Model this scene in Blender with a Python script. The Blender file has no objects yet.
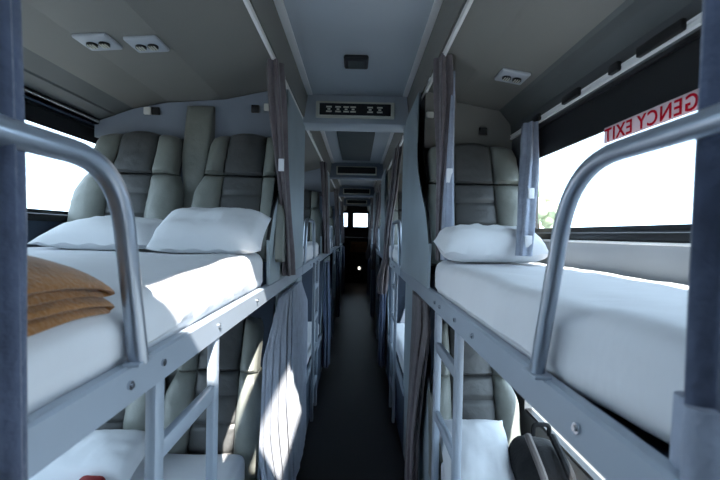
import bpy, bmesh, math, random
from mathutils import Vector, Matrix, noise

random.seed(7)
SC = bpy.context.scene
COL = SC.collection
EYE = 1.30            # eye height above the aisle floor; z values below are given relative to the eye

# ------------------------------------------------------------------ camera
cam_d = bpy.data.cameras.new('camera')
cam_d.sensor_width = 36.0
cam_d.lens = 20.0
cam_d.clip_start = 0.02
cam = bpy.data.objects.new('camera', cam_d)
COL.objects.link(cam)
F = Vector((0.0078, 1.0, -0.0150)).normalized()
roll = math.radians(1.2)
R = Vector((math.cos(roll), 0, math.sin(roll)))
R = (R - F * R.dot(F)).normalized()
U = R.cross(F)
cam.matrix_world = Matrix(((R.x, U.x, -F.x, 0), (R.y, U.y, -F.y, 0), (R.z, U.z, -F.z, EYE), (0, 0, 0, 1)))
cam_d.dof.use_dof = True
cam_d.dof.focus_distance = 1.7
cam_d.dof.aperture_fstop = 5.6
SC.camera = cam

# ------------------------------------------------------------------ sky, sun, exposure
w = bpy.data.worlds.new('sky')
SC.world = w
w.use_nodes = True
bg = w.node_tree.nodes['Background']
bg.inputs[0].default_value = (0.64, 0.82, 1.0, 1)
bg.inputs[1].default_value = 5.6
sun_d = bpy.data.lights.new('sun', 'SUN')
sun_d.energy = 22.0
sun_d.angle = math.radians(0.6)
sun_d.color = (1.0, 0.95, 0.88)
sun = bpy.data.objects.new('sun', sun_d)
COL.objects.link(sun)
sun.rotation_euler = Vector((-0.30, 1.0, -1.0)).to_track_quat('-Z', 'Y').to_euler()
sun.location = (3, -10, 10)
vs = SC.view_settings
vs.view_transform = 'Standard'
vs.look = 'None'
vs.gamma = 1.0
vs.use_curve_mapping = False
vs.exposure = 0.0

# ------------------------------------------------------------------ materials
def rgb(r, g, b):
    f = lambda c: (c / 255 / 12.92) if c <= 10 else ((c / 255 + 0.055) / 1.055) ** 2.4
    return (f(r), f(g), f(b), 1)

def mat(name, col, rough=0.6, metal=0.0, var=0.12, vscale=6.0, bump=0.0, bscale=60.0, stretch=None, sheen=0.0, spec=0.5, detail=3.0):
    m = bpy.data.materials.new(name)
    m.use_nodes = True
    nt = m.node_tree
    b = nt.nodes['Principled BSDF']
    b.inputs['Roughness'].default_value = rough
    b.inputs['Metallic'].default_value = metal
    b.inputs['Specular IOR Level'].default_value = spec
    if sheen:
        b.inputs['Sheen Weight'].default_value = sheen
    tc = nt.nodes.new('ShaderNodeTexCoord')
    mp = nt.nodes.new('ShaderNodeMapping')
    if stretch:
        mp.inputs['Scale'].default_value = stretch
    nt.links.new(tc.outputs['Object'], mp.inputs[0])
    n = nt.nodes.new('ShaderNodeTexNoise')
    n.inputs['Scale'].default_value = vscale
    n.inputs['Detail'].default_value = 4
    nt.links.new(mp.outputs[0], n.inputs['Vector'])
    r = nt.nodes.new('ShaderNodeValToRGB')
    r.color_ramp.elements[0].position = 0.3
    r.color_ramp.elements[1].position = 0.7
    r.color_ramp.elements[0].color = tuple(c * (1 - var) for c in col[:3]) + (1,)
    r.color_ramp.elements[1].color = tuple(min(1, c * (1 + var)) for c in col[:3]) + (1,)
    nt.links.new(n.outputs['Fac'], r.inputs[0])
    nt.links.new(r.outputs[0], b.inputs['Base Color'])
    if bump:
        n2 = nt.nodes.new('ShaderNodeTexNoise')
        n2.inputs['Scale'].default_value = bscale
        n2.inputs['Detail'].default_value = detail
        nt.links.new(mp.outputs[0], n2.inputs['Vector'])
        bp = nt.nodes.new('ShaderNodeBump')
        bp.inputs['Strength'].default_value = bump
        bp.inputs['Distance'].default_value = 0.01
        nt.links.new(n2.outputs['Fac'], bp.inputs['Height'])
        nt.links.new(bp.outputs[0], b.inputs['Normal'])
    return m

M = {}
M['ceil'] = mat('ceiling_vinyl', rgb(126, 125, 121), 0.62, var=0.04, vscale=3, bump=0.12, bscale=220)
M['ceil_mid'] = mat('aisle_ceiling_board', rgb(190, 198, 206), 0.45, var=0.03, vscale=2)
M['cove'] = mat('cove_plastic', rgb(92, 96, 96), 0.5, var=0.05)
M['wall'] = mat('wall_laminate', rgb(150, 155, 160), 0.55, var=0.04)
M['wall_grey'] = mat('wall_grey_laminate', rgb(84, 88, 92), 0.6, var=0.05)
M['wall_dark'] = mat('wall_blue_trim', rgb(70, 82, 100), 0.6, var=0.08)
M['band'] = mat('bulkhead_fabric', rgb(128, 137, 150), 0.75, var=0.06, bump=0.1, bscale=200)
M['floor'] = mat('rubber_floor', rgb(20, 17, 16), 0.45, var=0.25, vscale=9, bump=0.15, bscale=120)
M['metal'] = mat('painted_steel', rgb(160, 171, 184), 0.40, metal=0.1, var=0.05, vscale=4, bump=0.03, bscale=150)
M['tube'] = mat('silver_tube', rgb(165, 174, 186), 0.28, metal=0.7, var=0.05)
M['alu'] = mat('aluminium_strip', rgb(242, 242, 242), 0.45, metal=0.0, var=0.03)
M['chrome'] = mat('chrome', rgb(205, 208, 212), 0.18, metal=1.0, var=0.03)
M['leather'] = mat('grey_green_leather', rgb(122, 125, 119), 0.42, var=0.10, vscale=7, bump=0.35, bscale=26, spec=0.45)
M['leather_dark'] = mat('dark_leather', rgb(76, 77, 77), 0.45, var=0.10, vscale=7, bump=0.35, bscale=30)
M['shell'] = mat('seat_shell_plastic', rgb(160, 174, 182), 0.5, var=0.06)
M['curtain_near'] = mat('dark_blue_grey_velvet', rgb(84, 92, 112), 0.9, var=0.2, vscale=20, bump=0.4, bscale=80, sheen=0.3, spec=0.1)
M['sheet'] = mat('white_sheet', rgb(220, 222, 226), 0.85, var=0.02, vscale=3, bump=0.5, bscale=7, stretch=(1, 2.2, 1), spec=0.2)
M['pillow'] = mat('white_pillowcase', rgb(222, 224, 227), 0.85, var=0.02, bump=0.3, bscale=14, spec=0.2)
M['curtain'] = mat('taupe_velvet', rgb(104, 98, 102), 0.9, var=0.2, vscale=14, bump=0.4, bscale=60, sheen=0.3, spec=0.1)
M['curtain_blue'] = mat('blue_grey_velvet', rgb(84, 96, 122), 0.9, var=0.15, vscale=14, bump=0.4, bscale=60, sheen=0.3, spec=0.1)
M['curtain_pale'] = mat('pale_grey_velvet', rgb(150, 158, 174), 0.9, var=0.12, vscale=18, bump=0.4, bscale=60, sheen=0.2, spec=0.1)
M['tagw'] = mat('white_tag', rgb(225, 228, 232), 0.7, var=0.03)
M['blanket'] = mat('brown_fleece', rgb(152, 104, 58), 0.95, var=0.18, vscale=30, bump=0.35, bscale=160, sheen=0.4, spec=0.1)
M['black'] = mat('black_plastic', rgb(26, 27, 30), 0.45, var=0.15)
M['black_cloth'] = mat('black_nylon', rgb(18, 18, 21), 0.85, var=0.2, bump=0.3, bscale=90)
M['strap'] = mat('grey_brown_webbing', rgb(120, 112, 108), 0.8, var=0.2)
M['white_plastic'] = mat('white_plastic', rgb(214, 214, 208), 0.45, var=0.03)
M['vent_grey'] = mat('vent_grey_plastic', rgb(172, 178, 186), 0.45, var=0.03)
M['ivory'] = mat('ivory_plastic', rgb(226, 226, 212), 0.5, var=0.03)
M['dark_panel'] = mat('dark_ceiling_panel', rgb(84, 90, 92), 0.6, var=0.06)
M['red'] = mat('dark_red_cloth', rgb(140, 28, 30), 0.75, var=0.15)
M['wood'] = mat('brown_cabin_panel', rgb(150, 100, 52), 0.5, var=0.2, vscale=5, stretch=(1, 1, 6))
M['dark'] = mat('dark_cabin', rgb(34, 32, 34), 0.7, var=0.1)
M['asphalt'] = mat('asphalt', rgb(120, 118, 114), 0.9, var=0.1, vscale=0.5)
M['leaf'] = mat('foliage', rgb(165, 178, 145), 0.8, var=0.3, vscale=2)
M['bark'] = mat('bark', rgb(96, 80, 66), 0.9, var=0.2)

def glass_mat():
    m = bpy.data.materials.new('window_glass')
    m.use_nodes = True
    nt = m.node_tree
    nt.nodes.clear()
    o = nt.nodes.new('ShaderNodeOutputMaterial')
    mx = nt.nodes.new('ShaderNodeMixShader')
    t = nt.nodes.new('ShaderNodeBsdfTransparent')
    g = nt.nodes.new('ShaderNodeBsdfGlossy')
    t.inputs[0].default_value = (0.95, 0.97, 0.98, 1)
    g.inputs['Roughness'].default_value = 0.02
    mx.inputs[0].default_value = 0.05
    nt.links.new(t.outputs[0], mx.inputs[1])
    nt.links.new(g.outputs[0], mx.inputs[2])
    nt.links.new(mx.outputs[0], o.inputs[0])
    return m
M['glass'] = glass_mat()

def film_mat(name, col):
    m = bpy.data.materials.new(name)
    m.use_nodes = True
    nt = m.node_tree
    nt.nodes.clear()
    o = nt.nodes.new('ShaderNodeOutputMaterial')
    mx = nt.nodes.new('ShaderNodeMixShader')
    a = nt.nodes.new('ShaderNodeBsdfDiffuse')
    b = nt.nodes.new('ShaderNodeBsdfTranslucent')
    a.inputs[0].default_value = col
    b.inputs[0].default_value = col
    mx.inputs[0].default_value = 0.25
    nt.links.new(a.outputs[0], mx.inputs[1])
    nt.links.new(b.outputs[0], mx.inputs[2])
    nt.links.new(mx.outputs[0], o.inputs[0])
    return m
M['film_white'] = film_mat('white_vinyl_film', rgb(225, 205, 208))
M['film_red'] = film_mat('red_vinyl_film', rgb(205, 30, 50))

# ------------------------------------------------------------------ builders
def link(name, bm, m, parent=None, smooth=True, loc=None):
    bmesh.ops.recalc_face_normals(bm, faces=bm.faces)
    me = bpy.data.meshes.new(name)
    bm.to_mesh(me)
    bm.free()
    if smooth:
        for p in me.polygons:
            p.use_smooth = True
        try:
            me.set_sharp_from_angle(angle=math.radians(40))
        except Exception:
            pass
    me.materials.append(m)
    o = bpy.data.objects.new(name, me)
    COL.objects.link(o)
    if parent:
        o.parent = parent
    if loc:
        o.location = loc
    return o

def tag(o, label, cat, group=None):
    o['label'] = label
    o['category'] = cat
    if group:
        o['group'] = group
    return o

def thing(name, label, cat, loc=(0, 0, 0), group=None):
    o = bpy.data.objects.new(name, None)
    o.empty_display_size = 0.05
    COL.objects.link(o)
    o.location = loc
    return tag(o, label, cat, group)

def struct(name, bm, m, parent=None, smooth=True):
    o = link(name, bm, m, parent, smooth)
    if not parent:
        o['kind'] = 'structure'
    return o

def NB():
    return bmesh.new()

def add_box(bm, a, b, bev=0.0, seg=2):
    c = [(a[i] + b[i]) / 2 for i in range(3)]
    s = [abs(b[i] - a[i]) for i in range(3)]
    r = bmesh.ops.create_cube(bm, size=1.0, matrix=Matrix.Translation(c) @ Matrix.Diagonal((s[0], s[1], s[2], 1)))
    if bev:
        es = list({e for v in r['verts'] for e in v.link_edges})
        bmesh.ops.bevel(bm, geom=es, offset=min(bev, min(s) * 0.49), segments=seg, profile=0.5, affect='EDGES')
    return bm

def box(a, b, bev=0.0):
    return add_box(NB(), a, b, bev)

def add_rbox(bm, a, b, r, n=(6, 6, 3), warp=None):
    """box with rounded edges, every face a grid; warp(Vector) -> Vector moves the points"""
    c = Vector([(a[i] + b[i]) / 2 for i in range(3)])
    h = Vector([abs(b[i] - a[i]) / 2 for i in range(3)])
    r = min(r, min(h))
    inner = Vector([max(0, h[i] - r) for i in range(3)])
    def knots(i):
        rr = [-h[i] + r * (1 - math.cos(q * math.pi / 8)) for q in range(4)]
        mid = [-inner[i] + 2 * inner[i] * q / n[i] for q in range(n[i] + 1)]
        out = rr + mid + [-x for x in reversed(rr)]
        ded = []
        for x in out:
            if not ded or abs(x - ded[-1]) > 1e-7:
                ded.append(x)
        return ded
    K = [knots(i) for i in range(3)]
    vs_ = {}
    def V(p):
        q = Vector([max(-inner[i], min(inner[i], p[i])) for i in range(3)])
        d = Vector(p) - q
        if d.length > 1e-9:
            d = d.normalized() * r
        v = c + q + d
        if warp:
            v = warp(v)
        key = tuple(round(x, 6) for x in p)
        if key not in vs_:
            vs_[key] = bm.verts.new(v)
        return vs_[key]
    for ax in range(3):
        u, t = [i for i in range(3) if i != ax]
        for sgn in (-1, 1):
            for i in range(len(K[u]) - 1):
                for j in range(len(K[t]) - 1):
                    q = []
                    for (du, dt) in ((0, 0), (1, 0), (1, 1), (0, 1)):
                        p = [0, 0, 0]
                        p[ax] = sgn * h[ax]
                        p[u] = K[u][i + du]
                        p[t] = K[t][j + dt]
                        q.append(V(p))
                    if len(set(q)) == 4:
                        try:
                            bm.faces.new(q)
                        except ValueError:
                            pass
    return bm

def frames(pts):
    out = []
    prev = None
    for i, p in enumerate(pts):
        t = (pts[min(i + 1, len(pts) - 1)] - pts[max(i - 1, 0)]).normalized()
        if prev is None:
            a = Vector((0, 0, 1)) if abs(t.z) < 0.9 else Vector((1, 0, 0))
            n = (a - t * a.dot(t)).normalized()
        else:
            n = (prev - t * prev.dot(t)).normalized()
        prev = n
        out.append((p, n, t.cross(n)))
    return out

def add_tube(bm, pts, r, seg=12):
    pts = [Vector(p) for p in pts]
    rings = []
    for p, n, b in frames(pts):
        rings.append([bm.verts.new(p + n * (r * math.cos(2 * math.pi * k / seg)) + b * (r * math.sin(2 * math.pi * k / seg))) for k in range(seg)])
    for i in range(len(rings) - 1):
        for k in range(seg):
            bm.faces.new((rings[i][k], rings[i][(k + 1) % seg], rings[i + 1][(k + 1) % seg], rings[i + 1][k]))
    bm.faces.new(rings[0][::-1])
    bm.faces.new(rings[-1])
    return bm

def fillet(pts, r, n=8):
    pts = [Vector(p) for p in pts]
    out = [pts[0]]
    for i in range(1, len(pts) - 1):
        a, b, c = pts[i - 1], pts[i], pts[i + 1]
        d1 = (a - b)
        d2 = (c - b)
        rr = min(r, d1.length * 0.45, d2.length * 0.45)
        p1 = b + d1.normalized() * rr
        p2 = b + d2.normalized() * rr
        for k in range(n + 1):
            t = k / n
            out.append(p1 * (1 - t) ** 2 + b * 2 * t * (1 - t) + p2 * t * t)
    out.append(pts[-1])
    return out

def add_prism(bm, prof, y0, y1, ax='y'):
    """closed outline of (a, b) pairs pushed from y0 to y1 along an axis"""
    def P(a, b, t):
        return {'y': (a, t, b), 'x': (t, a, b), 'z': (a, b, t)}[ax]
    A = [bm.verts.new(P(a, b, y0)) for a, b in prof]
    B = [bm.verts.new(P(a, b, y1)) for a, b in prof]
    n = len(prof)
    for i in range(n):
        bm.faces.new((A[i], A[(i + 1) % n], B[(i + 1) % n], B[i]))
    f1 = bm.faces.new(A[::-1])
    f2 = bm.faces.new(B)
    bmesh.ops.triangulate(bm, faces=[f1, f2])
    return bm

def add_cyl(bm, c, d, r, h, seg=14):
    d = Vector(d).normalized()
    return add_tube(bm, [Vector(c), Vector(c) + d * h], r, seg)

def strip_prof(pts, th):
    """outline of a sheet of thickness th whose lower/inner face follows pts (x, z); thickness goes upward"""
    return [(x, z) for x, z in pts] + [(x, z + th) for x, z in reversed(pts)]

def bundle(bm, rows, lobes=7, seg=56, depth=0.22, seed=0.0):
    """gathered curtain: rows of (x, y, z, rx, ry) from top to bottom, cross-section with deep folds"""
    n = 26
    rings = []
    for i in range(n + 1):
        t = i / n * (len(rows) - 1)
        k = min(int(t), len(rows) - 2)
        f = t - k
        f = f * f * (3 - 2 * f)
        a = [rows[k][q] * (1 - f) + rows[k + 1][q] * f for q in range(5)]
        ring = []
        for s in range(seg):
            th = 2 * math.pi * s / seg
            wob = 0.35 * noise.noise(Vector((math.cos(th) * 1.5 + seed, math.sin(th) * 1.5, a[2] * 2.2 + seed)))
            rr = 1 + depth * math.cos(lobes * th + 0.9 * math.sin(a[2] * 3 + seed)) + wob * 0.5
            ring.append(bm.verts.new((a[0] + a[3] * rr * math.cos(th), a[1] + a[4] * rr * math.sin(th), a[2])))
        rings.append(ring)
    for i in range(n):
        for s in range(seg):
            bm.faces.new((rings[i][s], rings[i][(s + 1) % seg], rings[i + 1][(s + 1) % seg], rings[i + 1][s]))
    for ring in (rings[0], rings[-1]):
        c = Vector((0, 0, 0))
        for v in ring:
            c += v.co
        cv = bm.verts.new(c / seg)
        for s in range(seg):
            bm.faces.new((ring[s], ring[(s + 1) % seg], cv))
    return bm

def add_slab(bm, fn, thick, rnd, ns=10, nt=16):
    """upholstered pad: fn(s, t) gives the front point (s -1..1 across, t 0..1 up); edges rolled back by rnd"""
    Fv, Bv = [], []
    for j in range(nt + 1):
        t = j / nt
        fr, br = [], []
        L = (Vector(fn(-1, t)) - Vector(fn(1, t))).length / 2
        Hh = (Vector(fn(0, 0)) - Vector(fn(0, 1))).length
        for i in range(ns + 1):
            s = math.sin((-1 + 2 * i / ns) * math.pi / 2)
            p = Vector(fn(s, t))
            d = min((1 - abs(s)) * L, t * Hh, (1 - t) * Hh)
            e = 1 - min(1, d / rnd)
            p2 = p + Vector((0, rnd * (1 - math.sqrt(max(0, 1 - e * e))), 0))
            fr.append(bm.verts.new(p2))
            br.append(bm.verts.new(p + Vector((0, max(thick, rnd + 0.004), 0))))
        Fv.append(fr)
        Bv.append(br)
    for j in range(nt):
        for i in range(ns):
            bm.faces.new((Fv[j][i], Fv[j][i + 1], Fv[j + 1][i + 1], Fv[j + 1][i]))
            bm.faces.new((Bv[j][i], Bv[j + 1][i], Bv[j + 1][i + 1], Bv[j][i + 1]))
        bm.faces.new((Fv[j][0], Fv[j + 1][0], Bv[j + 1][0], Bv[j][0]))
        bm.faces.new((Fv[j][ns], Bv[j][ns], Bv[j + 1][ns], Fv[j + 1][ns]))
    for i in range(ns):
        bm.faces.new((Fv[0][i], Bv[0][i], Bv[0][i + 1], Fv[0][i + 1]))
        bm.faces.new((Fv[nt][i], Fv[nt][i + 1], Bv[nt][i + 1], Bv[nt][i]))
    return bm

def pillow_bm(lx, ly, h, seed=0.0, pu=2.6, pinch=0.07):
    bm = NB()
    n = 22
    top, bot = [], []
    for j in range(n + 1):
        v = -1 + 2 * j / n
        tr, br = [], []
        for i in range(n + 1):
            u = -1 + 2 * i / n
            f = (1 - abs(u) ** pu) * (1 - abs(v) ** 2.6)
            f = max(0, f) ** 0.55
            pin = 1 - pinch * (1 - u * u) * abs(v) ** 3 - 0.0
            pin2 = 1 - pinch * (1 - v * v) * abs(u) ** 3
            x = u * lx / 2 * pin2
            y = v * ly / 2 * pin
            wr = 0.010 * noise.noise(Vector((u * 2.2 + seed, v * 2.2, seed))) + 0.006 * noise.noise(Vector((u * 6 + seed, v * 3, 2)))
            z = f * h * 0.62 + wr * f
            zb = -f * h * 0.38
            edge = 0.004 * math.sin(u * 15 + seed) * (abs(v) > 0.95)
            tr.append(bm.verts.new((x, y, z + edge)))
            br.append(tr[-1] if (i in (0, n) or j in (0, n)) else bm.verts.new((x, y, zb)))
        top.append(tr)
        bot.append(br)
    for j in range(n):
        for i in range(n):
            bm.faces.new((top[j][i], top[j][i + 1], top[j + 1][i + 1], top[j + 1][i]))
            q = (bot[j][i], bot[j + 1][i], bot[j + 1][i + 1], bot[j][i + 1])
            try:
                bm.faces.new(q)
            except ValueError:
                pass
    return bm

def pillow(label, loc, size, rot=(0, 0, 0), seed=0.0, group=None, pu=2.6, pinch=0.07):
    o = link('pillow', pillow_bm(size[0], size[1], size[2], seed, pu, pinch), M['pillow'])
    o.location = loc
    o.rotation_euler = rot
    return tag(o, label, 'pillow', group)

def mattress(label, x0, x1, y0, y1, z0, z1, warp=None, r=0.035, seed=0.0, n=(26, 60, 4)):
    def wf(v):
        d = 0.0045 * noise.noise(Vector((v.x * 5 + seed, v.y * 3.2, v.z * 5))) + 0.0042 * noise.noise(Vector((v.x * 9 + v.y * 5, v.y * 11 - v.x * 3 + seed, v.z * 9)))
        if v.z > z1 - 0.02:
            v = v + Vector((0, 0, d))
        else:
            v = v + Vector((d * 1.2, 0, 0))
        if warp:
            v = warp(v)
        if z1 > -0.5 and v.z < -0.188:
            v.x = max(-1.19, min(v.x, -0.346)) if x0 < 0 else max(v.x, 0.290)
            v.z = max(v.z, -0.221)
        return v
    o = link('mattress', add_rbox(NB(), (x0, y0, z0), (x1, y1, z1), r, n, wf), M['sheet'])
    return tag(o, label, 'mattress')

# ------------------------------------------------------------------ the shell of the coach
XL, XR = -1.20, 0.70
YB, YF = -1.5, 11.4
FL = -EYE
ACL = [(-0.324, 0.67), (-0.87, 0.58)]
ACR = [(0.295, 0.67), (0.64, 0.58)]
TOP = 0.80

# aisle floor and the raised plinths the lower bunks stand on
struct('floor', box((XL - 0.05, YB, FL - 0.04), (XR + 0.05, YF, FL)), M['floor'])

# aisle ceiling with an open roof hatch, unseen, added for the sun patches
HX0, HX1, HY0, HY1 = -0.10, 0.27, -0.30, 0.41
bm = NB()
for a, b in (((-0.34, YB, TOP), (HX0, YF, TOP + 0.02)), ((HX1, YB, TOP), (0.33, YF, TOP + 0.02)),
             ((0.034, HY0, TOP - 0.005), (0.13, HY1, TOP + 0.03)), ((HX0, YB, TOP), (HX1, HY0, TOP + 0.02)), ((HX0, HY1, TOP), (HX1, YF, TOP + 0.02))):  # bar across the hatch opening, added to keep sun off the lower seat
    add_box(bm, a, b)
struct('ceiling', bm, M['ceil_mid'], smooth=False)
bm = NB()
for a, b in (((XL - 0.06, YB, 0.85), (HX0, YF + 0.05, 0.88)), ((HX1, YB, 0.85), (XR + 0.06, YF + 0.05, 0.88)),
             ((HX0, YB, 0.85), (HX1, HY0, 0.88)), ((HX0, HY1, 0.85), (HX1, YF + 0.05, 0.88))):
    add_box(bm, a, b)
struct('roof', bm, M['wall'], smooth=False)
# sloping overhead linings on both sides
bm = NB()
add_prism(bm, [(-0.324, 0.67), (-0.324, 0.82), (-0.308, 0.82), (-0.308, 0.80), (-0.300, 0.795), (-0.318, 0.665)][::-1], YB, YF)
add_prism(bm, strip_prof([(-0.87, 0.583), (-0.625, 0.600), (-0.610, 0.604), (-0.324, 0.67)], 0.02), YB, YF)
add_prism(bm, strip_prof([(-1.03, 0.550), (-0.875, 0.587)], 0.02), YB, YF)
struct('ceiling_lining_left', bm, M['ceil'], smooth=False)
bm = NB()
add_prism(bm, strip_prof([(-1.22, 0.490), (-1.185, 0.498), (-1.115, 0.517), (-1.11, 0.524), (-1.02, 0.556)], 0.02), YB, YF)
struct('trim_1', bm, M['cove'], smooth=False)
bm = NB()
add_prism(bm, [(0.295, 0.67), (0.295, 0.82), (0.278, 0.82), (0.278, 0.80), (0.271, 0.795), (0.288, 0.665)], YB, YF)
add_prism(bm, strip_prof([(0.295, 0.67), (0.430, 0.618), (0.445, 0.614), (0.64, 0.58)], 0.02), YB, YF)
struct('ceiling_lining_right', bm, M['ceil'], smooth=False)
bm = NB()
add_prism(bm, strip_prof([(0.64, 0.58), (0.655, 0.573), (0.668, 0.548), (0.690, 0.520), (0.712, 0.49), (0.716, 0.45)], 0.025), YB, YF)
struct('trim_2', bm, M['cove'], smooth=False)

# side walls with openings
def wall(name, x0, x1, zs, openings, m):
    """zs: (sill, head, lower sill, lower head); openings: (y0, y1, lower window too)"""
    bm = NB()
    sill, head, ls, lh = zs
    add_box(bm, (x0, YB, head), (x1, YF, 0.85))
    add_box(bm, (x0, YB, lh), (x1, YF, sill))
    add_box(bm, (x0, YB, FL - 0.02), (x1, YF, ls))
    y = YB
    for a, b, low in openings:
        add_box(bm, (x0, y, sill), (x1, a, head))
        y = b
    add_box(bm, (x0, y, sill), (x1, YF, head))
    y = YB
    for a, b, low in openings:
        if low:
            add_box(bm, (x0, y, ls), (x1, a, lh))
            y = b
    add_box(bm, (x0, y, ls), (x1, YF, lh))
    return struct(name, bm, m, smooth=False)

OPEN = [(-0.55, 1.62, True), (2.45, 4.15, True), (4.65, 6.35, False), (6.85, 8.55, False)]
OPENL = [(-0.55, 1.98, True), (2.45, 4.15, True), (4.65, 6.35, False), (6.85, 8.55, False)]
wall('wall_left', XL - 0.06, XL, (0.055, 0.47, -0.72, -0.30), OPENL, M['wall_dark'])
wall('wall_right', XR, XR + 0.03, (0.022, 0.44, -0.708, -0.252), OPEN, M['wall_grey'])
struct('wall_back', box((XL - 0.06, YB - 0.05, FL), (XR + 0.06, YB, 0.9)), M['wall'], smooth=False)

def window(i, side, y0, y1):
    x = XL - 0.03 if side < 0 else XR + 0.015
    lo, hi, bl = (0.055, 0.47, 0.395) if side < 0 else (0.022, 0.44, 0.315)
    f = NB()
    xa, xb = x - 0.012, x + 0.012
    add_box(f, (xa, y0, lo), (xb, y1, lo + 0.014))
    add_box(f, (xa, y0, hi - 0.012), (xb, y1, hi))
    add_box(f, (xa, y0, lo), (xb, y0 + 0.014, hi))
    add_box(f, (xa, y1 - 0.014, lo), (xb, y1, hi))
    o = struct('window_%d' % i, f, M['black'], smooth=False)
    link('pane', box((x - 0.003, y0 + 0.014, lo + 0.014), (x + 0.003, y1 - 0.014, bl)), M['glass'], o, smooth=False)
    link('black_band', box((x - 0.004, y0 + 0.014, bl), (x + 0.004, y1 - 0.014, hi - 0.012)), M['black'], o, smooth=False)
n = 1
for (a, b, low) in OPENL:
    window(n, -1, a, b)
    n += 1
for (a, b, low) in OPEN:
    window(n, 1, a, b)
    n += 1
for x, ops, ls, lh in ((XR + 0.015, OPEN, -0.708, -0.252), (XL - 0.03, OPENL, -0.72, -0.30)):
    for (a, b, low) in ops:
        if low:
            f = NB()
            add_box(f, (x - 0.012, a, ls), (x + 0.012, b, ls + 0.010))
            add_box(f, (x - 0.012, a, lh - 0.014), (x + 0.012, b, lh))
            o = struct('window_%d' % n, f, M['black'], smooth=False)
            link('pane', box((x - 0.003, a, ls + 0.010), (x + 0.003, b, lh - 0.014)), M['glass'], o, smooth=False)
            n += 1

# ledges below and tracks above the windows
bm = NB()
add_box(bm, (XL, YB, 0.024), (XL + 0.022, YF, 0.052), 0.005)
struct('trim_3', bm, M['black'])
struct('trim_4', box((XR - 0.020, YB, -0.004), (XR, YF, 0.018), 0.004), M['black'])
struct('trim_5', box((XR - 0.026, YB, -0.012), (XR + 0.0, YF, -0.005), 0.002), M['alu'])
bm = NB()
add_box(bm, (XR - 0.014, YB, -0.115), (XR, YF, -0.012), 0.004)
struct('trim_6', bm, M['wall'])
def track(name, xa, xb, z, m):
    bm = NB()
    add_box(bm, (xa, YB, z), (xb, 1.83, z + 0.008))
    add_box(bm, (xa, YB, z + 0.014), (xb, 1.83, z + 0.020))
    add_box(bm, (xa + (0.004 if xb > 0 else -0.0), YB, z), (xb, 1.83, z + 0.02))
    return struct(name, bm, m, smooth=False)
track('trim_7', XL - 0.002, XL + 0.020, 0.472, M['alu'])
track('trim_8', XR - 0.010, XR + 0.004, 0.445, M['alu'])
# aluminium light strips along the aisle ceiling
for i, (x0, x1) in enumerate(((-0.305, -0.270), (0.245, 0.277))):
    bm = NB()
    y = YB
    for ye in (2.30, 4.50, 6.70, 8.90):
        add_box(bm, (x0, y, TOP - 0.012), (x1, ye, TOP - 0.001), 0.003)
        y = ye + 0.22
    struct('trim_%d' % (9 + i), bm, M['alu'])

# frame of the added hatch
bm = NB()
for a, b in (((HX0 - 0.03, HY0 - 0.03, TOP - 0.012), (HX0, HY1 + 0.03, TOP + 0.05)), ((HX1, HY0 - 0.03, TOP - 0.012), (HX1 + 0.002, HY1 + 0.03, TOP + 0.05)),
             ((HX0, HY0 - 0.03, TOP - 0.012), (HX1, HY0, TOP + 0.05)), ((HX0, HY1, TOP - 0.012), (HX1, HY1 + 0.03, TOP + 0.05))):
    add_box(bm, a, b)
struct('trim_11', bm, M['alu'], smooth=False)

# cross bulkheads over the seats and beams over the aisle, one set per bay
for k in range(4):
    y = 1.83 + 2.2 * k
    bm = NB()
    add_prism(bm, [(-0.335, 0.415), (-0.335, 0.660), (-0.61, 0.598), (-0.87, 0.578), (-1.03, 0.545), (XL, 0.482), (XL, 0.415)], y, y + 0.55)
    struct('bulkhead_left' if k == 0 else 'bulkhead_left.%03d' % k, bm, M['band'], smooth=False)
    bm = NB()
    add_prism(bm, [(0.300, 0.395), (0.300, 0.66), (0.435, 0.612), (0.64, 0.575), (0.69, 0.515), (XR, 0.44), (XR, 0.395)], y, y + 0.55)
    struct('bulkhead_right' if k == 0 else 'bulkhead_right.%03d' % k, bm, M['ceil'], smooth=False)
    bm = NB()
    yb = 2.32 + 2.2 * k
    add_box(bm, (-0.335, yb, 0.635), (0.300, yb + 0.18, TOP), 0.006)
    struct('trim_%d' % (20 + k), bm, M['ceil_mid'] if k == 0 else M['band'])
    bm = NB()
    add_box(bm, (XL, 2.30 + 2.2 * k, FL), (-0.36, 2.34 + 2.2 * k, 0.45))
    add_box(bm, (0.33, 2.30 + 2.2 * k, FL), (XR, 2.34 + 2.2 * k, 0.45))
    struct('partition' if k == 0 else 'partition.%03d' % k, bm, M['wall_dark'], smooth=False)

# front of the coach: windscreen, centre post, cabin partition
bm = NB()
add_box(bm, (XL, YF, 0.585), (XR, YF + 0.05, 0.9))
add_box(bm, (XL, YF, FL), (XR, YF + 0.05, -0.93))
add_box(bm, (XL, YF, -0.99 + 0.12), (0.06, YF + 0.05, 0.20))
add_box(bm, (0.06, YF, -0.87), (XR, YF + 0.05, 0.20))
add_box(bm, (XL, YF, -0.93), (0.045, YF + 0.05, -0.87))
add_box(bm, (0.115, YF, -0.93), (XR, YF + 0.05, -0.87))
add_box(bm, (-0.28, YF, 0.2), (-0.11, YF + 0.05, 0.6))
add_box(bm, (XL, YF, 0.2), (-0.42, YF + 0.05, 0.6))
add_box(bm, (0.29, YF, 0.2), (XR, YF + 0.05, 0.6))
struct('wall_front', bm, M['dark'], smooth=False)
f = NB()
add_box(f, (-0.42, YF + 0.02, 0.195), (0.29, YF + 0.03, 0.205))
o = struct('window_%d' % n, f, M['black'], smooth=False)
link('pane', box((-0.42, YF + 0.022, 0.2), (0.29, YF + 0.028, 0.585)), M['glass'], o, smooth=False)
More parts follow.
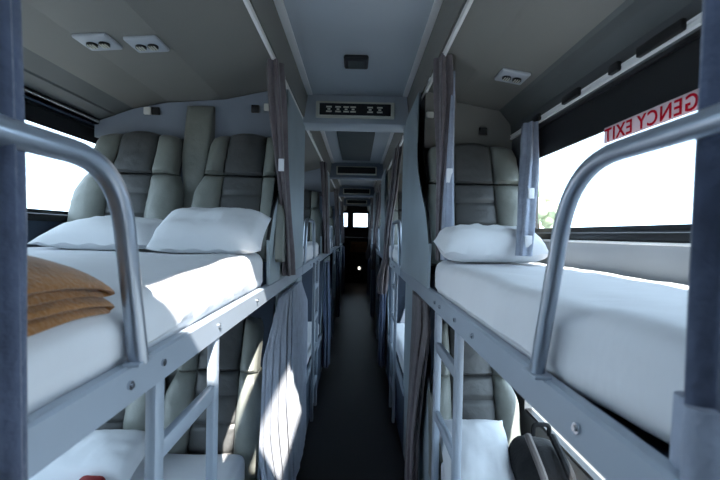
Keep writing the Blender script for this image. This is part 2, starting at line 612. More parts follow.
t = thing('cabin_counter', 'brown wooden cabin counter below the windscreen at the far front of the aisle', 'counter', (0.05, 10.6, FL))
link('front_panel', add_box(NB(), (-0.40, -0.05, 0.0), (0.34, 0.0, 1.18), 0.01), M['dark'], t)
link('wood_inlay', add_box(NB(), (-0.22, -0.07, 0.82), (0.22, -0.05, 1.10), 0.01), M['wood'], t)
link('counter_top', add_box(NB(), (-0.40, -0.09, 1.18), (0.34, 0.30, 1.21), 0.01), M['dark'], t)
link('side_panel', add_box(NB(), (-0.40, 0.0, 0.0), (-0.37, 0.28, 1.18), 0.004), M['dark'], t)

t = thing('reflection_spot', 'tiny glowing box added for a bright reflection low on dark front of the aisle', 'glowing spot', (0.075, 10.545, -0.90))  # added glowing box in place of a small reflection, no real lamp
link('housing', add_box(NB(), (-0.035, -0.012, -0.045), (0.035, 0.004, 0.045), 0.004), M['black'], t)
le = bpy.data.materials.new('reflection_glow')
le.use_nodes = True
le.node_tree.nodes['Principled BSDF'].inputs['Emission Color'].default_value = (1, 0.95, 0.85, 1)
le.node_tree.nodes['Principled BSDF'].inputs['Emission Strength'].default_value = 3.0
link('lens', add_box(NB(), (-0.026, -0.016, -0.036), (0.026, -0.011, 0.036), 0.003), le, t)  # glowing face of the added spot

# road and trees outside
struct('ground', box((-60, -60, FL - 1.25), (60, 60, FL - 1.2)), M['asphalt'], smooth=False)
def tree(label, loc, h, r, seed):
    t = thing('tree', label, 'tree', loc, 'trees outside the right window')
    link('trunk', add_tube(NB(), [(0, 0, 0), (0.1, 0, h * 0.3), (0.05, 0.1, h * 0.6)], h * 0.03, 10), M['bark'], t)
    bm = NB()
    rng = random.Random(seed)
    for k in range(26):
        d = Vector((rng.uniform(-1, 1), rng.uniform(-1, 1), rng.uniform(-0.6, 1)))
        c = Vector((0, 0, h * 0.68)) + Vector((d.x * r, d.y * r, d.z * h * 0.28))
        q = bmesh.ops.create_icosphere(bm, subdivisions=2, radius=r * rng.uniform(0.25, 0.5), matrix=Matrix.Translation(c))
        for v in q['verts']:
            v.co += (v.co - c) * 0.5 * noise.noise(v.co * 2.0)
    link('crown', bm, M['leaf'], t)
GZ = FL - 1.2
tree('tall pale green tree outside right window beside gathered curtain', (13.5, 30, GZ), 6.2, 1.4, 1)
#tree('lower bushy tree outside right window, nearer the guard rail', (19.5, 33, GZ), 4.6, 1.6, 2)

# ------------------------------------------------------------------ fixed fittings on ceiling and bulkheads
def air_vent(label, cx, cy, cz, sl):
    t = thing('air_vent', label, 'air vent', (cx, cy, cz))
    t.rotation_euler = (0, sl, 0)
    bm = NB()
    add_rbox(bm, (-0.052, -0.048, -0.012), (0.052, 0.048, 0.002), 0.008, (4, 4, 1))
    link('frame', bm, M['vent_grey'], t)
    for s in (-1, 1):
        bm = NB()
        add_cyl(bm, (s * 0.019, 0, -0.012), (0, 0, -1), 0.016, 0.006, 18)
        nz = link('nozzle', bm, M['black'], t)
        bm = NB()
        for q in (-0.008, 0.0, 0.008):
            add_box(bm, (s * 0.019 + q - 0.0012, -0.012, -0.021), (s * 0.019 + q + 0.0012, 0.012, -0.017))
        link('fin', bm, M['ivory'], nz, smooth=False)
slL = -math.atan(0.0694)
air_vent('white two-nozzle air vent on left ceiling slope, nearest the window', -0.821, 1.264, 0.5875, slL)
air_vent('white two-nozzle air vent on left ceiling slope, nearest the aisle', -0.684, 1.292, 0.597, slL)
air_vent('white two-nozzle air vent on the right ceiling slope', 0.5586, 1.474, 0.595, 0.174)

t = thing('ceiling_speaker', 'small black oval speaker in middle of aisle ceiling', 'speaker', (-0.02, 1.853, TOP))
bm = NB()
add_rbox(bm, (-0.056, -0.062, -0.020), (0.056, 0.062, 0.0), 0.02, (4, 4, 1))
link('housing', bm, M['black'], t)
bm = NB()
for q in range(-3, 4):
    add_box(bm, (-0.038, q * 0.011 - 0.002, -0.023), (0.038, q * 0.011 + 0.002, -0.019))
link('grille', bm, M['dark_panel'], t, smooth=False)

t = thing('control_panel', 'long black indicator panel in ivory frame across the aisle ceiling beam', 'panel', (-0.025, 2.32, 0.71))
link('frame', add_box(NB(), (-0.226, -0.022, -0.047), (0.226, 0.0, 0.047), 0.006), M['ivory'], t)
link('display', add_box(NB(), (-0.204, -0.026, -0.033), (0.204, -0.02, 0.034), 0.003), M['black'], t)
for cx in (-0.150, -0.098, -0.052, -0.012, 0.085, 0.140):
    bm = NB()
    add_box(bm, (cx - 0.016, -0.029, 0.008), (cx + 0.016, -0.025, 0.016))
    add_box(bm, (cx - 0.008, -0.029, -0.005), (cx + 0.008, -0.025, 0.003))
    add_box(bm, (cx - 0.016, -0.029, -0.018), (cx + 0.016, -0.025, -0.010))
    link('symbol', bm, M['ivory'], t, smooth=False)
for k in (1, 2, 3):
    t = thing('control_panel', ['', 'dark indicator panel on the second ceiling beam along the aisle', 'dark indicator panel on the third ceiling beam along the aisle',
              'dark indicator panel on the farthest ceiling beam of the aisle'][k], 'panel', (-0.02, 2.32 + 2.2 * k, 0.71))
    link('frame', add_box(NB(), (-0.226, -0.022, -0.047), (0.226, 0.0, 0.047), 0.006), M['ivory'], t)
    link('display', add_box(NB(), (-0.212, -0.026, -0.033), (0.212, -0.02, 0.040), 0.003), M['black'], t)
tag(link('ceiling_panel', add_box(NB(), (-0.175, 3.10, TOP - 0.016), (0.125, 4.30, TOP), 0.005), M['dark_panel']),
    'dark rectangular panel in the aisle ceiling beyond the first beam', 'panel')

def lamp_unit(label, x, y, z, sgn, two=True):
    t = thing('reading_light', label, 'reading light', (x, y, z))
    if two:
        link('lens', add_box(NB(), (-0.034 if sgn < 0 else 0.004, -0.014, -0.017), (-0.002 if sgn < 0 else 0.036, 0, 0.017), 0.004), M['white_plastic'], t)
    link('switch_plate', add_box(NB(), (0.0 if sgn < 0 else -0.034, -0.014, -0.017), (0.036 if sgn < 0 else 0.002, 0, 0.017), 0.004), M['black'], t)
lamp_unit('white and black reading light above the left window seat', -0.940, 1.83, 0.536, -1)
lamp_unit('black reading light switch above the left aisle seat', -0.490, 1.83, 0.556, -1, two=False)
tag(link('light_switch', add_box(NB(), (-0.432, 1.814, 0.548), (-0.400, 1.83, 0.580), 0.004), M['white_plastic']),
    'white switch on left bulkhead just beside the aisle curtain', 'switch')
lamp_unit('black reading light switch above the right hand seat', 0.545, 1.83, 0.478, -1, two=False)
tag(link('light_switch', add_box(NB(), (0.302, 1.812, 0.532), (0.336, 1.83, 0.560), 0.004), M['white_plastic']),
    'white switch on right bulkhead just beside the aisle curtain', 'switch')

# clips on the right window track
for lab, y, wd in (('long black clip on the track above right window, nearest the camera', 0.92, 0.07), ('short black clip on the track above right window, second from camera', 1.08, 0.02),
                   ('black clip on the track above right window, third from camera', 1.30, 0.05), ('black clip on right window track, next to gathered curtain', 1.56, 0.04)):
    tag(link('curtain_clip', add_box(NB(), (XR - 0.022, y - wd, 0.448), (XR - 0.008, y + wd, 0.474), 0.004), M['black']),
        lab, 'clip', 'black clips on the right window track')
# curtain rails at the aisle edges of the overhead linings
for sx, lab in ((-0.330, 'left'), (0.303, 'right')):
    t = thing('curtain_rail', 'thin pale curtain rail along the %s edge of the aisle ceiling' % lab, 'curtain rail', (sx, 0, 0.662))
    link('rail', add_box(NB(), (-0.006, YB, -0.012), (0.006, 8.9, 0.006), 0.002), M['alu'], t)
    for q in range(5):
        link('bracket', box((-0.009, -0.3 + q * 1.0, 0.0), (0.009, -0.27 + q * 1.0, 0.012)), M['alu'], t, smooth=False)

# emergency exit lettering (reads from outside)
t = thing('exit_sign', 'red emergency exit lettering seen mirrored at the top of right window', 'sign', (XR + 0.0105, 0.86, 0.30))
end = 0.290
for word in ('EXIT', 'EMERGENCY'):
    cu = bpy.data.curves.new('lettering', 'FONT')
    cu.body = word
    cu.size = 0.0505
    cu.extrude = 0.0006
    cu.offset = 0.0006
    cu.space_character = 1.16
    cu.align_x = 'RIGHT'
    tmp = bpy.data.objects.new('lettering_source', cu)
    COL.objects.link(tmp)
    bpy.context.view_layer.update()
    me = bpy.data.meshes.new_from_object(tmp.evaluated_get(bpy.context.evaluated_depsgraph_get()))
    bpy.data.objects.remove(tmp)
    bpy.data.curves.remove(cu)
    me.materials.clear()
    me.materials.append(M['film_red'])
    lt = bpy.data.objects.new('lettering', me)
    COL.objects.link(lt)
    lt.parent = t
    # text x -> +Y, text y -> +Z (seen from outside it reads left to right)
    lt.matrix_local = Matrix(((0, 0, 1, -0.004), (1, 0, 0, end), (0, 1, 0, -0.021), (0, 0, 0, 1)))
    end += min(v.co.x for v in me.vertices) - 0.020
link('backing_strip', box((-0.002, -0.16, -0.025), (-0.0005, 0.296, 0.020)), M['film_white'], t, smooth=False)

# ------------------------------------------------------------------ seats
def bus_seat(label, cx, y, z, H=0.54, hw=0.195, recl=0.30, group=None, flare=0.036):
    t = thing('bus_seat', label, 'seat', (cx, y, z), group)
    def W(v):
        if v < 0.50:
            return hw
        if v < 0.70:
            f = (v - 0.50) / 0.20
            return hw - flare * (f * f * (3 - 2 * f))
        if v < 0.90:
            return hw - flare
        f = (v - 0.90) / 0.10
        return (hw - flare) * math.sqrt(max(0.0, 1 - 0.16 * f * f))
    def C(v):
        return 0.088 - 0.008 * v
    def Y(v):
        return recl * v * H - 0.02 * math.sin(math.pi * v)
    def wr(x, v, a):
        return a * noise.noise(Vector((x * 14 + cx * 7, v * 9, cx * 3))) + a * 0.6 * noise.noise(Vector((x * 30 + v * 10, v * 22, cx)))
    vs0 = 0.66
    def panel(s, tt):
        v = tt * (vs0 - 0.006)
        x = s * C(v)
        y_ = Y(v) + 0.018 * 1 - 0.010 * (1 - s * s)
        for g in (0.22, 0.50, 0.78):
            y_ += 0.010 * math.exp(-((tt - g) / 0.022) ** 2)
        return (x, y_ + wr(x, v, 0.003), v * H)
    def head(s, tt):
        v = vs0 + 0.006 + tt * (1 - vs0 - 0.006)
        x = s * C(v)
        top = 0.012 * (1 - s * s) * tt
        return (x, Y(v) + 0.006 - 0.012 * (1 - s * s) + wr(x, v, 0.006), v * H + top)
    link('back_panel', add_slab(NB(), panel, 0.05, 0.008, 12, 44), M['leather_dark'], t)
    link('headrest', add_slab(NB(), head, 0.06, 0.016, 12, 18), M['leather_dark'], t)
    for sg in (-1, 1):
        def low(s, tt, sg=sg):
            v = tt * (vs0 - 0.004)
            a, b = C(v) + 0.002, W(v)
            q = (s + 1) / 2
            x = a + (b - a) * q
            y_ = Y(v) - 0.050 * math.sin(math.pi * min(1, 0.15 + 0.62 * q)) * (0.6 + 0.4 * math.sin(math.pi * min(1, tt * 0.9 + 0.1))) + wr(x * sg, v, 0.006)
            return (x * sg, y_ + 0.02, v * H)
        def up(s, tt, sg=sg):
            v = vs0 + 0.004 + tt * (1 - vs0 - 0.004)
            a, b = C(v) + 0.002, W(v)
            q = (s + 1) / 2
            x = a + (b - a) * q
            y_ = Y(v) - 0.042 * math.sin(math.pi * min(1, 0.1 + 0.66 * q)) * (1 - 0.3 * tt) + wr(x * sg, v, 0.005)
            return (x * sg, y_ + 0.012, v * H - 0.012 * q * q * tt)
        link('side_bolster', add_slab(NB(), low, 0.075, 0.020, 10, 26), M['leather'], t)
        link('headrest_wing', add_slab(NB(), up, 0.075, 0.022, 10, 14), M['leather'], t)
    def shell(s, tt):
        return (s * (W(tt) - 0.012), Y(tt) + 0.062, tt * (H - 0.012))
    link('back_shell', add_slab(NB(), shell, 0.035, 0.012, 8, 12), M['black'], t)
    return t

bus_seat('upper grey leather seat back beside the left window', -0.960, 1.60, -0.12, hw=0.215)
bus_seat('upper grey leather seat back on left, behind white pillow next to aisle', -0.490, 1.60, -0.12, hw=0.192)
bus_seat('upper grey leather seat back on right of aisle, above single pillow', 0.481, 1.56, -0.12, H=0.51, hw=0.198, flare=0.010)
bus_seat('lower grey leather seat back at left window, below the upper bunk', -0.955, 1.46, -0.92, H=0.56, hw=0.205)
bus_seat('lower grey leather seat back on left, seen between the ladder poles', -0.535, 1.46, -0.92, H=0.56, hw=0.190)
bus_seat('lower grey leather seat back on right, behind the two-rung ladder', 0.466, 1.46, -0.92, H=0.56, hw=0.170)
for k in (1, 2):
    yk = 2.2 * k
    bus_seat(['', 'upper left aisle seat in the second bay ahead', 'upper left aisle seat in the third bay ahead'][k], -0.540, 1.60 + yk, -0.12)
    bus_seat(['', 'upper right seat in the second bay ahead', 'upper right seat in the third bay ahead'][k], 0.482, 1.60 + yk, -0.12)

# padded divider between the two left seats
def divider(name, label, x, z0, z1, y0, y1):
    def fn(s, tt):
        wv = 0.034 + 0.026 * min(1.0, max(0.0, (tt - 0.42) / 0.22))
        return (x + s * wv - 0.004 * (1 - tt), y0 + (y1 - y0) * tt ** 0.8 - 0.02, z0 + (z1 - z0) * tt)
    return tag(link(name, add_slab(NB(), fn, 0.10, 0.014, 10, 20), M['leather']), label, 'panel')
divider('seat_divider', 'grey padded divider panel between the two upper left seats', -0.715, -0.13, 0.560, 1.67, 1.82)
divider('seat_divider', 'dark narrow divider panel between the two lower left seats', -0.745, -0.92, -0.36, 1.58, 1.68)

# ------------------------------------------------------------------ bunks
def side_panel(label, sx, yo, lower=False):
    """privacy shell standing at the aisle beside each seat"""
    if not lower:
        pr = [(1.50, -0.21), (1.485, -0.03), (1.55, 0.08), (1.70, 0.20), (1.80, 0.30), (1.83, 0.42), (1.83, 0.655), (2.42, 0.655), (2.42, -0.21)]
    else:
        pr = [(1.42, FL), (1.42, -0.86), (1.50, -0.70), (1.62, -0.55), (1.68, -0.40), (1.68, -0.262), (2.42, -0.262), (2.42, FL)]
    bm = NB()
    x0, x1 = (sx - 0.017, sx - 0.007) if sx > 0 else (sx, sx + 0.010)
    add_prism(bm, [(a + yo, b) for a, b in pr], x0, x1, 'x')
    t = thing('side_panel', label, 'panel', (0, 0, 0))
    link('shell', bm, M['shell'], t, smooth=False)
    if not lower:
        bm = NB()
        xi = x0 if sx > 0 else x1
        e = fillet([(xi, a + yo, b) for a, b in pr[1:6]], 0.05, 5)
        link('edge_piping', add_tube(NB(), [((x0 + x1) / 2, p.y, p.z) for p in e], 0.007, 10), M['black'], t)
    return t

def bunk_frame(label, side, y0, y1, bolts):
    if side < 0:
        xo, xi, xw = -0.322, -0.345, XL
    else:
        xo, xi, xw = 0.266, 0.289, XR
    t = thing('bunk_bed', label, 'bunk bed', (0, y0, -0.252))
    d = 0.252
    bm = NB()
    # C-shaped side rail with a small lip at top and bottom
    sg = 1 if side < 0 else -1
    pr = [(xo, -0.252), (xo, -0.201), (xo - sg * 0.004, -0.197), (xi + sg * 0.004, -0.197), (xi + sg * 0.004, -0.203), (xi + sg * 0.012, -0.205), (xi + sg * 0.012, -0.246), (xi - sg * 0.0, -0.247), (xi - sg * 0.0, -0.252)]
    add_prism(bm, [(a, b + d) for a, b in pr], 0, y1 - y0)
    link('side_rail', bm, M['metal'], t, smooth=False)
    xa, xb = sorted((xi - sg * 0.0, xw + sg * 0.002))
    link('base_board', box((xa, 0, 0.006), (xb, y1 - y0, 0.030)), M['wall_dark'], t, smooth=False)
    for yb in bolts:
        bm = NB()
        add_tube(bm, [(xo, yb - y0, 0.028), (xo + sg * 0.004, yb - y0, 0.028)], 0.0065, 12)
        add_tube(bm, [(xo + sg * 0.004, yb - y0, 0.028), (xo + sg * 0.0065, yb - y0, 0.028)], 0.0035, 10)
        link('bolt', bm, M['chrome'], t)
    return t

def guard_rail(label, x, pts, r):
    t = thing('guard_rail', label, 'guard rail', (x, pts[0][0], -0.197))
    p = fillet([(0, a - pts[0][0], b + 0.197) for a, b in pts], 0.09, 10)
    link('tube', add_tube(NB(), p, r, 16), M['tube'], t)
    a, b = pts[0]
    link('foot_plate', add_box(NB(), (-0.012, -0.022, -0.001), (0.012, 0.022, 0.004), 0.001), M['metal'], t)
    return t

def ladder(label, x, ya, yb, rungs, side, zt=-0.215):
    t = thing('bunk_ladder', label, 'ladder', (x, ya, FL))
    sg = 1 if side < 0 else -1
    for y in (0, yb - ya):
        po = link('pole', add_box(NB(), (-0.010, y - 0.017, 0.0), (0.010, y + 0.017, zt - FL + 0.012), 0.006), M['metal'], t)
        bm = NB()
        add_tube(bm, [(sg * 0.009, y, zt - FL - 0.008), (sg * 0.016, y, zt - FL - 0.008)], 0.006, 12)
        link('bolt', bm, M['chrome'], po)
    for z in rungs:
        link('rung', add_box(NB(), (-0.009, 0.012, z - FL - 0.017), (0.009, yb - ya - 0.012, z - FL + 0.017), 0.005), M['metal'], t)
    return t

def gathered(label, name, rows, m, lobes=7, seed=0.0, tags=(), lining=None, depth=0.22):
    t = thing(name, label, 'curtain', (rows[0][0], rows[0][1], rows[-1][2]))
    L = Vector(t.location)
    rel = [(a - L.x, b - L.y, c - L.z, d, e) for a, b, c, d, e in rows]
    link('drape', bundle(NB(), rel, lobes, seg=max(56, lobes * 7), seed=seed, depth=depth), m, t)
    for (x, y, z, sx, sz) in tags:
        link('fabric_tag', add_box(NB(), (x - sx - L.x, y - 0.004 - L.y, z - sz - L.z), (x + sx - L.x, y + 0.004 - L.y, z + sz - L.z), 0.002), M['tagw'], t)
    if lining:
        bm = NB()
        bundle(bm, [(a - L.x, b - L.y, c - L.z, d, e) for a, b, c, d, e in lining], 5, seed=seed + 3, depth=0.15)
        link('lining', bm, M['curtain_pale'], t)
    return t

# ---- first bay, upper bunks
bunk_frame('upper left bunk frame with bolted grey side rail, nearest bay', -1, -0.45, 2.40, (0.573, 0.30, 1.30))
bunk_frame('upper right bunk frame with bolted grey side rail, nearest bay', 1, -0.45, 2.40, (0.467, 0.895, 1.25))

def warpL(v):
    f = max(0.0, min(1.0, (v.x + 0.64) / 0.32))
    v.z -= 0.046 * f * f * max(0, min(1, (1.1 - v.y) / 0.5)) * max(0, min(1, (v.z + 0.215) / 0.1))
    return v
mattress('white sheeted mattress on upper left bunk, sunlit along its aisle side', XL + 0.01, -0.338, -0.40, 1.48, -0.220, -0.074, warpL, 0.040, 1.0)
def warpR(v):
    f = max(0.0, min(1.0, (0.62 - v.y) / 0.35))
    g = max(0.0, min(1.0, (0.60 - v.x) / 0.30))
    v.x += 0.045 * f * g
    v.z += 0.010 * f * g * (1 if v.z < -0.15 else 0)
    return v
mattress('white sheeted mattress on the upper right bunk under the window', 0.276, XR - 0.016, -0.40, 1.44, -0.220, -0.088, warpR, 0.040, 2.0)

guard_rail('silver tubular guard rail on the upper left bunk, beside brown blanket', -0.320, [(0.594, -0.197), (0.536, 0.086), (-0.25, 0.084), (-0.31, -0.197)], 0.0140)
guard_rail('silver tubular guard rail on upper right bunk by the big window', 0.263, [(0.572, -0.197), (0.492, 0.090), (-0.25, 0.090), (-0.31, -0.197)], 0.0105)

ladder('grey steel ladder with one near rung hanging from the left bunk', -0.334, 0.672, 0.945, (-0.378, -0.60, -0.83, -1.08), -1)
ladder('grey steel ladder with two rungs in view under the right bunk', 0.277, 1.055, 1.325, (-0.368, -0.594, -0.83, -1.08), 1)

pillow('white pillow at left window, its corner pointing at the glass', (-0.850, 1.41, -0.024), (0.41, 0.27, 0.105), (math.radians(12), 0, math.radians(-4)), 1.3)
pillow('white pillow on upper left bunk against the aisle-side seat', (-0.490, 1.365, -0.006), (0.36, 0.23, 0.115), (math.radians(29), 0, math.radians(3)), 4.1, None, 4.5, 0.035)
pillow('white pillow at head of the upper right bunk', (0.437, 1.325, -0.036), (0.335, 0.19, 0.115), (math.radians(10), 0, 0), 7.7, None, 7.0, 0.01)

# folded brown blanket: one sheet folded over itself, layers showing on the near side
def blanket():
    t = thing('blanket', 'folded brown fleece blanket on the upper left bunk behind guard rail', 'blanket', (-0.448, 0.352, -0.076))
    t.rotation_euler = (math.radians(5), 0, math.radians(90))
    path = []
    xl, xr = -0.17, 0.195
    zs = [0.006, 0.0205, 0.035, 0.0495]
    def seg(a, b, z, n=14):
        for i in range(n + 1):
            path.append((a + (b - a) * i / n, z))
    def turn(x, z0, z1, sg, n=8):
        for i in range(1, n):
            th = -math.pi / 2 + math.pi * i / n
            path.append((x + sg * 0.013 * math.cos(th), (z0 + z1) / 2 + (z1 - z0) / 2 * math.sin(th)))
    seg(xl, xr, zs[0])
    turn(xr, zs[0], zs[1], 1)
    seg(xr, xl, zs[1])
    turn(xl, zs[1], zs[2], -1)
    seg(xl, xr - 0.010, zs[2])
    turn(xr - 0.010, zs[2], zs[3], 1)
    seg(xr - 0.010, xl, zs[3])
    hw, hd = 0.0077, 0.115
    bm = NB()
    m = 28
    rings = []
    for i, (x, z) in enumerate(path):
        a = Vector(path[max(0, i - 1)])
        b = Vector(path[min(len(path) - 1, i + 1)])
        tdir = (b - a).normalized()
        nr = Vector((-tdir.y, tdir.x))
        ring = []
        for k in range(m):
            th = 2 * math.pi * k / m
            c_, s_ = math.cos(th), math.sin(th)
            u = math.copysign(abs(c_) ** 0.75, c_)
            v = math.copysign(abs(s_) ** 0.75, s_)
            nn = 0.0032 * noise.noise(Vector((x * 8, u * 1.5, z * 40)))
            sq = 1 - 0.38 * max(0.0, min(1.0, (x - 0.06) / 0.15)) ** 2
            droop = -0.35 * max(0, x - 0.10) ** 2 - 0.03 * max(0, -u) ** 2
            ring.append(bm.verts.new((x + nr.x * v * hw + nn, u * (hd + 0.005 * math.sin(x * 9 + z * 260)), (z + nr.y * v * hw) * sq + nn + droop)))
        rings.append(ring)
    for i in range(len(rings) - 1):
        for k in range(m):
            bm.faces.new((rings[i][k], rings[i][(k + 1) % m], rings[i + 1][(k + 1) % m], rings[i + 1][k]))
    bm.faces.new(rings[0][::-1])
    bm.faces.new(rings[-1])
    link('folded_cloth', bm, M['blanket'], t)
    return t
blanket()

# ---- first bay, lower bunks
def lower_bunk(label_b, label_m, side, y0, y1, seed, xl=-0.305):
    if side < 0:
        xe, xw = xl, XL
    else:
        xe, xw = 0.300, XR
    a, b = sorted((xe, xw))
    t = thing('lower_bunk', label_b, 'bunk base', (0, y0, FL))
    link('box', box((a, 0, 0), (b, y1 - y0, 0.36)), M['wall_dark'], t, smooth=False)
    e0, e1 = (xe - 0.012, xe + 0.006) if side < 0 else (xe - 0.006, xe + 0.012)
    link('edge_rail', add_box(NB(), (e0, 0, 0.34), (e1, y1 - y0, 0.385), 0.004), M['metal'], t)
    ma, mb = (xw + 0.012, xe - 0.022) if side < 0 else (xe + 0.022, xw - 0.016)
    mattress(label_m, ma, mb, y0 + 0.02, y1 - 0.02, FL + 0.363, -0.803, None, 0.035, seed, (16, 30, 3))
lower_bunk('dark boxed base of lower left bunk, nearest bay', 'white mattress on the lower left bunk behind the ladder', -1, -0.45, 1.48, 3, -0.362)
lower_bunk('dark boxed base of lower right bunk, nearest bay', 'white mattress on the lower right bunk under the backpack', 1, -0.45, 1.48, 4)
pillow('white pillow on lower left bunk, low in the left corner', (-0.90, 1.345, -0.772), (0.40, 0.22, 0.10), (math.radians(13), 0, 0), 9.2, None, 5.0, 0.03)
pillow('plump white pillow on the lower right bunk behind the ladder', (0.408, 1.30, -0.730), (0.24, 0.26, 0.15), (math.radians(38), 0, 0), 12.4)
bm = NB()
add_rbox(bm, (-0.042, -0.045, -0.024), (0.042, 0.045, 0.024), 0.023, (3, 3, 1), lambda v: v + Vector((0, 0, 0.006 * noise.noise(v * 30))))
tag(link('cap', bm, M['red'], loc=(-0.79, 1.185, -0.779)), 'dark red cloth cap lying by the lower left pillow', 'cap')

t = thing('backpack', 'black backpack with loose straps on the lower right bunk', 'backpack', (0.580, 1.20, -0.815))
bm = NB()
add_rbox(bm, (-0.085, -0.09, 0.0), (0.075, 0.10, 0.185), 0.06, (8, 8, 10), lambda v: v + Vector((0.012 * noise.noise(v * 14), 0.012 * noise.noise(v * 12 + Vector((3, 0, 0))) + 0.25 * v.z * 0.3, 0.012 * noise.noise(v * 10))))
link('body', bm, M['black_cloth'], t)
for s in (-0.045, 0.03):
    pts = [(s, 0.01, 0.208), (s - 0.01, -0.060, 0.195), (s + 0.004, -0.098, 0.14), (s + 0.02, -0.108, 0.07), (s + 0.03, -0.10, 0.02)]
    bm = NB()
    add_tube(bm, fillet(pts, 0.03, 4), 0.011, 8)
    link('strap', bm, M['strap'] if s < 0 else M['black_cloth'], t)
bm = NB()
add_tube(bm, fillet([(-0.02, 0.03, 0.20), (-0.02, 0.03, 0.235), (0.03, 0.03, 0.235), (0.03, 0.03, 0.20)], 0.015, 5), 0.007, 8)
link('handle', bm, M['black_cloth'], t)

side_panel('pale grey privacy panel beside the upper left aisle seat', -0.335, 0)
side_panel('pale grey privacy panel beside the upper right seat', 0.285, 0)
side_panel('lower left privacy panel behind the sunlit curtain', -0.338, 0, True)
side_panel('lower right privacy panel behind the taupe curtain', 0.318, 0, True)

# ---- curtains of the first bay
gathered('taupe gathered curtain tied beside the upper left pillow', 'curtain',
         [(-0.330, 1.56, 0.650, 0.028, 0.045), (-0.318, 1.58, 0.45, 0.032, 0.05), (-0.304, 1.64, 0.20, 0.022, 0.045), (-0.300, 1.70, 0.05, 0.020, 0.045), (-0.298, 1.74, -0.09, 0.024, 0.06), (-0.296, 1.76, -0.185, 0.024, 0.06)],
         M['curtain'], 6, 0.4, tags=((-0.300, 1.562, 0.262, 0.011, 0.024),))
gathered('taupe curtain with pale lining hung beside the upper right pillow', 'curtain',
         [(0.308, 1.50, 0.655, 0.032, 0.05), (0.318, 1.50, 0.50, 0.034, 0.04), (0.312, 1.49, 0.30, 0.018, 0.03), (0.303, 1.47, 0.05, 0.012, 0.02), (0.303, 1.455, -0.09, 0.012, 0.02)],
         M['curtain'], 6, 1.7, tags=((0.326, 1.432, 0.215, 0.011, 0.026),),
         lining=[(0.342, 1.48, 0.60, 0.006, 0.02), (0.332, 1.46, 0.30, 0.013, 0.02), (0.325, 1.43, 0.05, 0.019, 0.022), (0.318, 1.40, -0.085, 0.020, 0.022)])
gathered('blue-grey curtain tied back at the right window', 'curtain',
         [(0.668, 1.57, 0.445, 0.022, 0.04), (0.652, 1.53, 0.30, 0.026, 0.04), (0.592, 1.40, 0.14, 0.026, 0.035), (0.522, 1.235, 0.02, 0.024, 0.025), (0.500, 1.190, -0.055, 0.022, 0.02)],
         M['curtain_pale'], 6, 2.9, tags=((0.512, 1.190, -0.012, 0.010, 0.018), (0.588, 1.355, 0.15, 0.010, 0.018)))
gathered('dark blue-grey curtain at left edge of picture, closest to camera', 'curtain',
         [(-0.345, 0.365, 0.65, 0.019, 0.024), (-0.343, 0.365, 0.30, 0.021, 0.024), (-0.336, 0.365, 0.0, 0.024, 0.025), (-0.333, 0.365, -0.25, 0.024, 0.026), (-0.331, 0.365, -0.60, 0.026, 0.026)],
         M['curtain_near'], 6, 4.2)
gathered('dark blue-grey curtain at right edge of picture, with pale tie band', 'curtain',
         [(0.312, 0.325, 0.65, 0.022, 0.024), (0.314, 0.325, 0.30, 0.026, 0.024), (0.312, 0.325, 0.0, 0.028, 0.025), (0.308, 0.325, -0.12, 0.026, 0.026), (0.308, 0.325, -0.60, 0.030, 0.026)],
         M['curtain_near'], 6, 5.5)
bm = NB()
bundle(bm, [(0.308, 0.325, -0.135, 0.033, 0.032), (0.308, 0.325, -0.18, 0.034, 0.033), (0.308, 0.325, -0.235, 0.034, 0.033)], 6, seed=5.5, depth=0.12)
tag(link('curtain_tie', bm, M['curtain_pale']), 'pale grey band wrapped round the nearest right hand curtain', 'curtain tie')
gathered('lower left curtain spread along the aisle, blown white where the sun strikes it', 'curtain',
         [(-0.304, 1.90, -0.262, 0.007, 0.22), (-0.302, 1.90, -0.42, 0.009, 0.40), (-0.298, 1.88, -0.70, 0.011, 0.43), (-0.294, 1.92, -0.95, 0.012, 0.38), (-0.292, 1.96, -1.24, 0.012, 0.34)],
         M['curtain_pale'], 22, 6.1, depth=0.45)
gathered('taupe curtain swept in a curve below the upper right bunk', 'curtain',
         [(0.274, 1.72, -0.262, 0.014, 0.17), (0.272, 1.68, -0.36, 0.017, 0.19), (0.268, 1.72, -0.60, 0.020, 0.12), (0.262, 1.74, -0.85, 0.022, 0.07), (0.258, 1.72, -1.0, 0.024, 0.06), (0.262, 1.70, -1.24, 0.026, 0.06)],
         M['curtain'], 7, 7.3)

# ------------------------------------------------------------------ bays further along the aisle
ORD = ['', 'second', 'third', 'fourth']
def copy_tree(o, dy, parent=None):
    c = o.copy()
    COL.objects.link(c)
    if parent:
        c.parent = parent
    else:
        c.location = (o.location.x, o.location.y + dy, o.location.z)
    for ch in list(o.children):
        copy_tree(ch, 0, c)
    return c

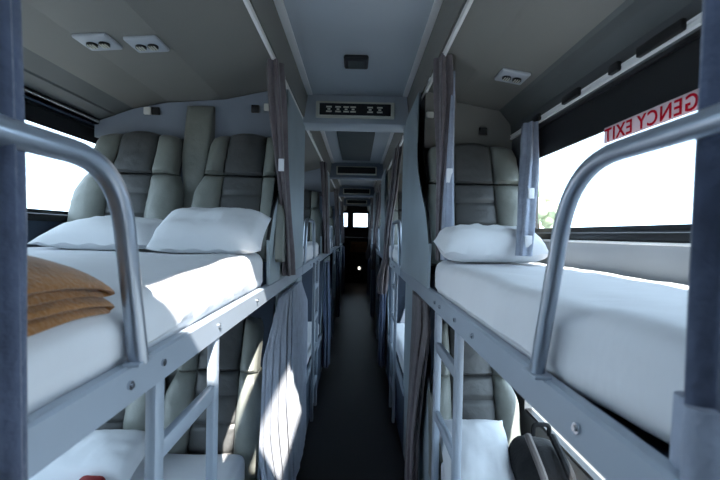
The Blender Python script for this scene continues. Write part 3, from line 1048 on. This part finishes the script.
y0, y1 = 2.42, 4.60
proto = {}
proto['frL'] = bunk_frame('upper left bunk frame in the second bay along the aisle', -1, y0, y1, (2.8, 3.4))
proto['frR'] = bunk_frame('upper right bunk frame in the second bay along the aisle', 1, y0, y1, (2.8, 3.4))
proto['maL'] = mattress('white mattress on upper left bunk, second bay along aisle', XL + 0.01, -0.338, 2.46, 3.60, -0.220, -0.078, None, 0.04, 5, (12, 24, 3))
proto['maR'] = mattress('white mattress on upper right bunk, second bay along aisle', 0.282, XR - 0.016, 2.46, 3.60, -0.220, -0.088, None, 0.04, 6, (10, 24, 3))
proto['guL'] = guard_rail('pale guard rail on upper left bunk, second bay along aisle', -0.334, [(3.15, -0.197), (3.08, 0.09), (2.62, 0.09), (2.55, -0.197)], 0.0125)
proto['guR'] = guard_rail('pale guard rail on upper right bunk, second bay along aisle', 0.277, [(3.15, -0.197), (3.08, 0.09), (2.62, 0.09), (2.55, -0.197)], 0.0125)
proto['spL'] = side_panel('upper left privacy panel in second bay along the aisle', -0.335, 2.2)
proto['spR'] = side_panel('upper right privacy panel in second bay along the aisle', 0.285, 2.2)
proto['slL'] = side_panel('lower left privacy panel in second bay along the aisle', -0.318, 2.2, True)
proto['slR'] = side_panel('lower right privacy panel in second bay along the aisle', 0.318, 2.2, True)
proto['cuL'] = gathered('upper left aisle curtain hanging in the second bay', 'curtain',
    [(-0.325, 3.72, 0.650, 0.030, 0.08), (-0.305, 3.74, 0.35, 0.026, 0.08), (-0.292, 3.78, 0.05, 0.024, 0.08), (-0.286, 3.80, -0.19, 0.028, 0.09)], M['curtain'], 7, 8.8)
proto['cuR'] = gathered('upper right aisle curtain hanging in second bay, knotted below the rail', 'curtain',
    [(0.300, 3.10, 0.650, 0.025, 0.16), (0.285, 3.20, 0.35, 0.026, 0.10), (0.250, 3.25, 0.05, 0.022, 0.06), (0.236, 3.25, -0.20, 0.020, 0.05), (0.215, 3.25, -0.36, 0.040, 0.06), (0.215, 3.25, -0.48, 0.030, 0.05)], M['curtain'], 7, 9.9)
proto['clL'] = gathered('lower left aisle curtain hanging in the second bay', 'curtain',
    [(-0.275, 3.75, -0.262, 0.020, 0.12), (-0.268, 3.75, -0.70, 0.028, 0.12), (-0.264, 3.72, -1.22, 0.030, 0.12)], M['curtain_blue'], 7, 10.6)
proto['clR'] = gathered('lower right aisle curtain hanging in the second bay', 'curtain',
    [(0.264, 3.80, -0.262, 0.020, 0.14), (0.258, 3.80, -0.70, 0.028, 0.12), (0.256, 3.78, -1.22, 0.030, 0.12)], M['curtain_blue'], 7, 11.8)
for side, sx in ((-1, 'left'), (1, 'right')):
    lower_bunk('boxed base of the lower %s bunk in second bay along aisle' % sx, 'white mattress on lower %s bunk, second bay along aisle' % sx, side, 2.36, 3.66, 7 + side)
proto['ldL'] = ladder('steel ladder below the left bunk of second bay', -0.288, 2.75, 3.00, (-0.378, -0.60, -0.83, -1.08), -1)
proto['ldR'] = ladder('steel ladder below the right bunk of second bay', 0.277, 2.75, 3.00, (-0.378, -0.60, -0.83, -1.08), 1)
for k in (2, 3):
    for key, o in list(proto.items()):
        c = copy_tree(o, 2.2 * (k - 1))
        c['label'] = o['label'].replace('second', ORD[k])
    for side, sx in ((-1, 'left'), (1, 'right')):
        lower_bunk('boxed base of the lower %s bunk in %s bay along aisle' % (sx, ORD[k]), 'white mattress on lower %s bunk, %s bay along aisle' % (sx, ORD[k]), side, 2.36 + 2.2 * (k - 1), 3.66 + 2.2 * (k - 1), 11 + 3 * k + side)

# ------------------------------------------------------------------ put the eye-relative coordinates on the floor
bpy.context.view_layer.update()
for o in list(SC.objects):
    if o.parent is None and o.type not in ('CAMERA', 'LIGHT'):
        o.location.z += EYE
